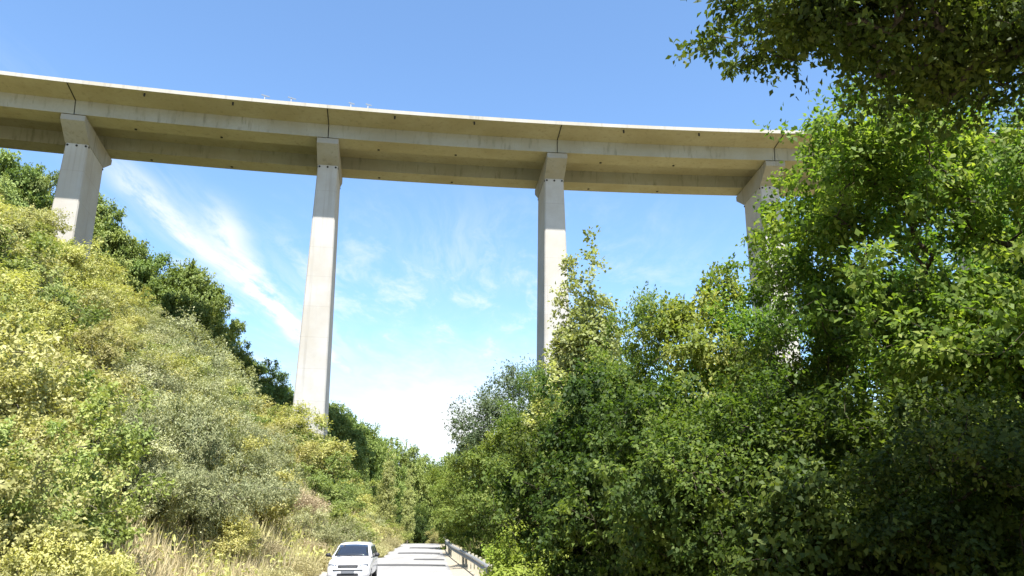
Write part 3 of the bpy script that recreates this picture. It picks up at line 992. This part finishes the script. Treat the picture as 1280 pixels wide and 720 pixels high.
# name, top pixel, distance, base scale (crown 10.3 m tall prototypes)
for i, (proto, a, b, Y, sc, full, lab) in enumerate([
        (mid[0], 812, 330, 27, 0.8, 11.2, 'dark green tree with a lit top just right of the tall poplar'),
        (mid[1], 880, 332, 25, 0.85, 11.2, 'broad dark tree in front of the fourth pier, left one'),
        (mid[2], 945, 325, 24, 0.95, 11.0, 'broad dark tree hiding the foot of the fourth pier'),
        (mid[0], 1040, 330, 21, 0.9, 10.2, 'dark tree under the lit crown of the tall oak'),
        (dark[0], 750, 440, 25, 1.0, 7.0, 'dark rounded hazel below the tall poplar'),
        (dark[1], 712, 525, 26, 0.8, 6.7, 'smaller dark hazel behind the lime shrub'),
        (dark[0], 850, 470, 19, 0.9, 6.7, 'dark hazel in the middle of the right-hand thicket'),
        (dark[1], 960, 480, 16, 0.85, 6.7, 'dark hazel nearest the lower middle of the thicket'),
        (dark[0], 800, 500, 22, 0.85, 6.7, 'dark hazel in front of the tree with the lit top'),
        (dark[1], 905, 520, 21, 0.85, 6.7, 'dark hazel filling the gap low in the middle of the thicket'),
        (dark[0], 1090, 470, 14.5, 0.9, 6.7, 'dark hazel under the spreading oak limbs'),
        (dark[1], 1215, 500, 12.5, 0.8, 6.7, 'dark hazel in the lower right corner'),
        (mid[1], 600, 553, 60, 0.75, 10.2, 'olive tree behind the guardrail by the road end'),
        (mid[1], 634, 528, 44, 0.7, 10.8, 'olive-green tree between the guardrail and the dark hazels'),
        (mid[1], 571, 590, 72, 0.62, 10.2, 'small olive tree at the far end of the guardrail'),
        (mid[0], 676, 440, 46, 0.78, 10.8, 'green tree in front of the ash'),
        ]):
    x, y, zt = at_pix(a, b, Y)
    hh = zt - H(x, y)
    place(proto, x, y, sc, rnd.random() * 6.28 if proto not in mid else rnd.uniform(-.5, .5), lab, 'tree', sz=hh / (full * sc))
# depth of the wood behind them
back = [(8, 33), (13, 30), (18, 27), (22, 22), (19, 17.5), (16, 36), (22, 33), (27, 28), (11, 40), (6, 42), (30, 38), (24, 42), (16, 46), (34, 30), (10, 54), (18, 56), (28, 52), (4.5, 60), (13, 66), (24, 66), (0, 78), (8, 82), (-4, 100), (4, 110), (16, 90), (-5.0, 88), (-2.5, 84)]
for i, (x, y) in enumerate(back):
    lab = 'shaded tree deep in the right-hand wood behind the front row' if y < 60 else 'far tree of the right-hand wood beyond the guardrail'
    place(mid[i % 3], x + rnd.uniform(-1, 1), y + rnd.uniform(-1, 1), rnd.uniform(0.85, 1.1), rnd.random() * 6.28, lab, 'tree', 'trees deep in the right-hand wood' if y < 60 else 'far trees of the right-hand wood')
# unseen trees added beside and behind the camera to shade the right-hand wood
for i, (x, y) in enumerate([(15.5, 9.0), (15, 3), (10.5, -1.5), (11, -8), (16, -4), (20, 8)]):
    place(mid[i % 3], x, y, rnd.uniform(1.1, 1.35), rnd.random() * 6.28, 'unseen tree added beside the near oak to shade the right-hand wood', 'tree', 'unseen shade trees beside the near oak')
# lime shrub in front of the thicket by the guardrail
lime = make_tree('lime_shrub', 340, DOME(1.5, 2.4), 210, 60, 0.42, 0.12, 0.6, L_BRIGHT, B_PALE, 1.4, 0.04, stems=STEMS, lobe=0.3, gap=0.2, crown_name='foliage', trunk_name='stems')
x, y, zt = at_pix(658, 664, 25)
place(lime, x, y, 0.95, 0.3, 'bright lime-green shrub at the bottom beside the guardrail end', 'shrub', sz=max(1.6, zt - H(x, y)) / (2.5 * 0.95))
x, y, zt = at_pix(636, 650, 36)
place(lime, x, y, 0.8, 1.3, 'smaller lime-green shrub just behind the guardrail', 'shrub', sz=max(1.6, zt - H(x, y)) / (2.5 * .8))
x, y, zt = at_pix(548, 655, 96)
place(bush_y[1], x, y, 1.0, 0.3, 'sunlit straw-coloured bush at the far end of the road', 'bush', sz=0.8)
for (a, Y, lab) in [(500, 128, 'dark shaded hazel at the far end of the road, left one'), (519, 131, 'dark shaded hazel at the far end of the road, right one')]:
    x, y, zt = at_pix(a, 628, Y)
    place(dark[0], x, y, 1.0, a, lab, 'tree', sz=max(4.0, zt - H(x, y)) / 6.7)

# ------------------------------------------------------------------ ground cover (leaves and blades nobody could count)
rng = np.random.default_rng(5)


def cover(name, n, region, mats, probs, leafsize):
    P, L, MI, Tn = [], [], [], []
    Yv = region[0] + (region[1] - region[0]) * rng.random(n) ** 1.7
    sv = rng.random(n) ** 1.15 * (12 + Yv * 0.6)
    if region[2] == 'left':
        X = road_left(Yv) - 0.9 - sv
    else:
        X = road_right(Yv) + 1.9 + sv
    Z = height(X, Yv)
    patch = np.sin(X * 0.55 + 2 * np.sin(Yv * 0.21)) * np.sin(Yv * 0.4 + X * 0.18) + 0.5 * np.sin(X * 1.3 - Yv * 0.9)
    cls = np.where(patch > 0.35, 0, np.where(patch > -0.25, 1, 2))
    flip = rng.random(n) < 0.3
    cls = np.where(flip, rng.integers(0, 3, n), cls)
    blade = cls != 1
    sc_ = 1 + Yv / 45.0
    Lf = np.where(blade, 0.35 + 0.45 * rng.random(n), leafsize * (0.7 + 0.8 * rng.random(n))) * sc_
    Wf = np.where(blade, 0.022, leafsize * 0.55) * sc_
    Zo = np.where(blade, 0, 0.55 * rng.random(n) * sc_)
    Pn = np.stack([X, Yv, Z + Zo - 0.03], -1)
    T = np.where(blade[:, None], np.array([0, 0, 1.0]) + rng.normal(size=(n, 3)) * 0.3, rng.normal(size=(n, 3)))
    N = np.where(blade[:, None], rng.normal(size=(n, 3)), np.array([0, 0, 0.8]) + rng.normal(size=(n, 3)) * 0.6)
    me = leaves_mesh(name, Pn, T, N, Lf, Wf, 0.5 + rng.normal(size=n) * 0.28, mats, cls)
    return tag(link_obj(name, me), kind='stuff')


tag(cover('undergrowth', 170000, (5, 130, 'left'), [L_STRAW, L_YELLOW, L_DRY], None, 0.13), 'straw grass and low leafy undergrowth covering the left slope', 'undergrowth')
tag(cover('undergrowth', 60000, (6, 100, 'right'), [L_MID, L_MID, L_STRAW], None, 0.12), 'shaded low undergrowth under the right-hand trees', 'undergrowth')

# straw tufts along the left road edge
for i in range(34):
    yy_ = 12 + i * 2.3 + rnd.uniform(-.6, .6)
    x = float(road_left(yy_)) - rnd.uniform(0.25, 1.5)
    place(straw[i % 2], x, yy_, rnd.uniform(0.6, 1.15), rnd.random() * 6.28, 'straw-coloured grass tuft on the verge left of the road', 'grass tuft', 'straw grass tufts along the left verge')

# ------------------------------------------------------------------ guardrail
gr = tag(empty('guardrail', (0, 0, 0)), 'grey steel guardrail on pale posts along the right edge of the road', 'guardrail')
yy = np.arange(30.2, 84, 2.0)
gx = lambda y: float(road_right(y)) + 0.95 - 0.75 * float(sm(np.array(y), 30, 62)) + 0.15


def gz(y): return -min(0.0016 * max(0, y - 84) ** 2, 5.0)


bm = bmesh.new()
prof = [(0.0, 0.78), (-0.045, 0.755), (-0.075, 0.71), (-0.045, 0.665), (0.0, 0.63), (0.0, 0.60), (-0.045, 0.565), (-0.075, 0.52), (-0.045, 0.475), (0.0, 0.45),
        (0.012, 0.455), (-0.03, 0.485), (-0.058, 0.52), (-0.03, 0.555), (0.012, 0.598), (0.012, 0.632), (-0.03, 0.675), (-0.058, 0.71), (-0.03, 0.745), (0.012, 0.775)]
rings = [[bm.verts.new((gx(y) + a, y, gz(y) + b + 0.1)) for a, b in prof] for y in yy]
for i in range(len(rings) - 1):
    for j in range(len(prof)):
        k = (j + 1) % len(prof)
        bm.faces.new((rings[i][j], rings[i][k], rings[i + 1][k], rings[i + 1][j]))
bm.faces.new(rings[0]); bm.faces.new(rings[-1][::-1])
link_obj('rail', bm_mesh('rail', bm), gr, M_STEEL)
bm = bmesh.new()
bm_box(bm, (0, 0, 0.40), (0.13, 0.15, 1.04), bevel=0.015)
bm_box(bm, (-0.085, 0, 0.71), (0.05, 0.1, 0.26))
pm = bm_mesh('post', bm)
for y in yy[::1]:
    o_ = link_obj('post', pm, gr, M_POST)
    o_.location = (gx(y) + 0.125, y + 0.02, gz(y))
bm = bmesh.new()
bm_box(bm, (gx(30.0) - 0.03, 30.02, 0.715), (0.14, 0.30, 0.34), bevel=0.05)
link_obj('end_piece', bm_mesh('end_piece', bm), gr, M_BLACK)

# ------------------------------------------------------------------ car (faces the camera, front at local -Y)
car = tag(empty('parked_car', (-6.78, 34.6, 0.05), R(5)), 'white estate car facing the camera on the left side of the road', 'car')


def loft(stations, closed=True):
    bm = bmesh.new()
    rings = [[bm.verts.new(v) for v in st__] for st__ in stations]
    n = len(rings[0])
    for i in range(len(rings) - 1):
        for j in range(n):
            k = (j + 1) % n
            bm.faces.new((rings[i][j], rings[i][k], rings[i + 1][k], rings[i + 1][j]))
    bm.faces.new(rings[0]); bm.faces.new(rings[-1][::-1])
    return bm


def body_ring(y, hw, zb, zs, zt, crown):
    """one cross-section of the lower body: sill, shoulder, bonnet"""
    half = [(hw * 0.90, zb), (hw * 0.985, zb + 0.10), (hw, (zb + zs) / 2), (hw * 0.985, zs), (hw * 0.93, zs + (zt - zs) * 0.55), (hw * 0.80, zt - 0.01), (hw * 0.45, zt + crown * 0.7)]
    return [(x, y, z) for x, z in half] + [(0, y, zt + crown)] + [(-x, y, z) for x, z in half[::-1]] + [(0, y, zb)]


st_ = [body_ring(-2.16, 0.66, 0.36, 0.52, 0.60, 0.01), body_ring(-2.10, 0.78, 0.24, 0.60, 0.74, 0.02), body_ring(-1.9, 0.865, 0.22, 0.70, 0.84, 0.03),
       body_ring(-1.45, 0.885, 0.22, 0.78, 0.93, 0.035), body_ring(-0.98, 0.89, 0.22, 0.84, 1.0, 0.03), body_ring(-0.5, 0.89, 0.22, 0.88, 0.985, 0.0), body_ring(1.2, 0.89, 0.22, 0.90, 0.985, 0.0),
       body_ring(1.95, 0.88, 0.24, 0.90, 0.985, 0.0), body_ring(2.14, 0.84, 0.28, 0.84, 0.95, 0.0), body_ring(2.2, 0.78, 0.34, 0.7, 0.8, 0.0)]
me = bm_mesh('body', loft(st_), True)
body = link_obj('body', me, car, M_PAINT)
sb = body.modifiers.new('round', 'SUBSURF'); sb.levels = 1; sb.render_levels = 2


def gh_ring(y, hb, ht_, zb, zt, cr):
    return [(hb, y, zb), (hb * 0.5 + ht_ * 0.5 + 0.015, y, (zb + zt) / 2), (ht_, y, zt - 0.05), (ht_ - 0.06, y, zt), (0, y, zt + cr), (-ht_ + 0.06, y, zt), (-ht_, y, zt - 0.05), (-(hb * 0.5 + ht_ * 0.5 + 0.015), y, (zb + zt) / 2), (-hb, y, zb), (0, y, zb - 0.02)]


gh = [gh_ring(-1.02, 0.80, 0.78, 0.97, 1.03, 0.0), gh_ring(-0.62, 0.82, 0.715, 0.97, 1.24, 0.02), gh_ring(-0.20, 0.83, 0.655, 0.97, 1.45, 0.03), gh_ring(0.1, 0.835, 0.645, 0.97, 1.50, 0.035),
      gh_ring(1.1, 0.835, 0.645, 0.97, 1.52, 0.03), gh_ring(1.75, 0.82, 0.63, 0.97, 1.48, 0.03), gh_ring(2.06, 0.80, 0.62, 0.97, 1.20, 0.02)]
roof = link_obj('cabin', bm_mesh('cabin', loft(gh), True), car, M_PAINT)


def pane(name, quad, mat, parent, thick=0.012, nx_=6, bulge=0.02):
    """glass panel from four corners, gently bowed, with thickness"""
    a, b, c, d = [Vector(q) for q in quad]
    nrm = (b - a).cross(d - a).normalized()
    bm = bmesh.new()
    g0 = [[None] * (nx_ + 1) for _ in range(5)]
    g1 = [[None] * (nx_ + 1) for _ in range(5)]
    for j in range(5):
        for i in range(nx_ + 1):
            u, v = i / nx_, j / 4
            p = (a * (1 - u) + b * u) * (1 - v) + (d * (1 - u) + c * u) * v + nrm * bulge * (1 - (2 * u - 1) ** 2)
            g0[j][i] = bm.verts.new(p); g1[j][i] = bm.verts.new(p - nrm * thick)
    for j in range(4):
        for i in range(nx_):
            bm.faces.new((g0[j][i], g0[j][i + 1], g0[j + 1][i + 1], g0[j + 1][i]))
            bm.faces.new((g1[j][i], g1[j + 1][i], g1[j + 1][i + 1], g1[j][i + 1]))
    for i in range(nx_):
        bm.faces.new((g0[0][i], g1[0][i], g1[0][i + 1], g0[0][i + 1])); bm.faces.new((g0[4][i], g0[4][i + 1], g1[4][i + 1], g1[4][i]))
    for j in range(4):
        bm.faces.new((g0[j][0], g0[j + 1][0], g1[j + 1][0], g1[j][0])); bm.faces.new((g0[j][nx_], g1[j][nx_], g1[j + 1][nx_], g0[j + 1][nx_]))
    return link_obj(name, bm_mesh(name, bm, True), parent, mat)


wsh = pane('windscreen', [(-0.72, -1.03, 1.035), (0.72, -1.03, 1.035), (0.585, -0.245, 1.445), (-0.585, -0.245, 1.445)], M_GLASS, car, bulge=0.035)
for s_ in (-1, 1):
    for (y0, y1) in ((-0.45, 0.42), (0.5, 1.3), (1.38, 1.9)):
        q = [(s_ * 0.845, y0, 1.02), (s_ * 0.845, y1, 1.02), (s_ * 0.70, y1 - (0.05 if y1 > 1.5 else 0), 1.40), (s_ * 0.70, y0 + (0.3 if y0 < 0 else 0), 1.40)]
        if s_ < 0: q = [q[1], q[0], q[3], q[2]]
        pane('side_window', q, M_GLASS, car, bulge=0.012)
    # mirror
    bm = bmesh.new(); bm_box(bm, (s_ * 1.02, -0.62, 1.06), (0.21, 0.12, 0.15), bevel=0.035)
    bm_box(bm, (s_ * 0.90, -0.60, 1.0), (0.12, 0.06, 0.05))
    link_obj('mirror', bm_mesh('mirror', bm, True), car, M_BLACK)
    # headlamp
    q = [(s_ * 0.45, -2.135, 0.62), (s_ * 0.79, -2.02, 0.64), (s_ * 0.80, -1.97, 0.78), (s_ * 0.47, -2.10, 0.745)]
    if s_ > 0: pass
    else: q = [q[1], q[0], q[3], q[2]]
    pane('headlight', q, M_LAMP, car, bulge=0.03)
    bm = bmesh.new()
    vs = bmesh.ops.create_cone(bm, cap_ends=True, segments=16, radius1=0.06, radius2=0.06, depth=0.05)['verts']
    bmesh.ops.rotate(bm, cent=(0, 0, 0), matrix=Matrix.Rotation(math.pi / 2, 3, 'X'), verts=vs)
    bmesh.ops.translate(bm, vec=(s_ * 0.62, -2.09, 0.40), verts=vs)
    link_obj('fog_lamp', bm_mesh('fog_lamp', bm), car, M_LAMP)
    # roof rail
    bm = bmesh.new(); bm_box(bm, (s_ * 0.58, 0.95, 1.565), (0.03, 1.5, 0.03), bevel=0.01)
    link_obj('roof_rail', bm_mesh('roof_rail', bm), car, M_CHROME)
    # wheels
    for y in (-1.33, 1.32):
        wv = empty('wheel', (s_ * 0.78, y, 0.30)); wv.parent = car
        bm = bmesh.new()
        prof = [(0.19, -0.10), (0.27, -0.105), (0.305, -0.08), (0.31, 0), (0.305, 0.08), (0.27, 0.105), (0.19, 0.10)]
        rg = [[bm.verts.new((b_, a_ * math.cos(th), a_ * math.sin(th))) for a_, b_ in prof] for th in np.arange(24) * 2 * math.pi / 24]
        for i in range(24):
            for j in range(len(prof)):
                k = (j + 1) % len(prof)
                bm.faces.new((rg[i][j], rg[i][k], rg[(i + 1) % 24][k], rg[(i + 1) % 24][j]))
        link_obj('tyre', bm_mesh('tyre', bm, True), wv, M_TYRE)
        bm = bmesh.new()
        vs = bmesh.ops.create_cone(bm, cap_ends=True, segments=24, radius1=0.188, radius2=0.188, depth=0.14)['verts']
        for k in range(5):
            vv = bm_box(bm, (0, 0, 0.085), (0.05, 0.30, 0.03)); bmesh.ops.rotate(bm, cent=(0, 0, 0), matrix=Matrix.Rotation(k * 2 * math.pi / 5, 3, 'Z'), verts=vv)
        bmesh.ops.rotate(bm, cent=(0, 0, 0), matrix=Matrix.Rotation(s_ * math.pi / 2, 3, 'Y'), verts=bm.verts)
        link_obj('rim', bm_mesh('rim', bm), wv, M_RIM)
# grille, lower intake, bumper strip, number plate, wipers
for nm, c_, s_, mt in (('grille', (0, -2.10, 0.665), (0.84, 0.10, 0.14), M_BLACK), ('grille_bar', (0, -2.155, 0.665), (0.70, 0.02, 0.022), M_CHROME),
                       ('lower_intake', (0, -2.125, 0.38), (0.86, 0.09, 0.13), M_BLACK), ('bumper_strip', (0, -2.15, 0.545), (1.2, 0.06, 0.04), M_BLACK),
                       ('number_plate', (0, -2.19, 0.47), (0.52, 0.015, 0.11), M_LAMP)):
    bm = bmesh.new(); bm_box(bm, c_, s_, bevel=min(s_) * 0.25)
    link_obj(nm, bm_mesh(nm, bm), car, mt)
for a_ in (-0.32, 0.22):
    bm = bmesh.new(); vs = bm_box(bm, (0, 0, 0), (0.55, 0.02, 0.02))
    bmesh.ops.rotate(bm, cent=(0, 0, 0), matrix=Matrix.Rotation(R(4), 3, 'Y'), verts=vs)
    bmesh.ops.translate(bm, vec=(a_, -1.06, 1.05), verts=vs)
    link_obj('wiper', bm_mesh('wiper', bm), car, M_BLACK)

# prototypes that were never placed are removed with their parts
for pl in (bush_y, bush_g, bush_grey, oak, poplar, dry_brush, straw, mid, dark):
    for o_ in pl:
        if o_.name not in [x.name for x in COL.objects]: continue
        if 'label' not in o_:
            for ch in list(o_.children): bpy.data.objects.remove(ch)
            bpy.data.objects.remove(o_)
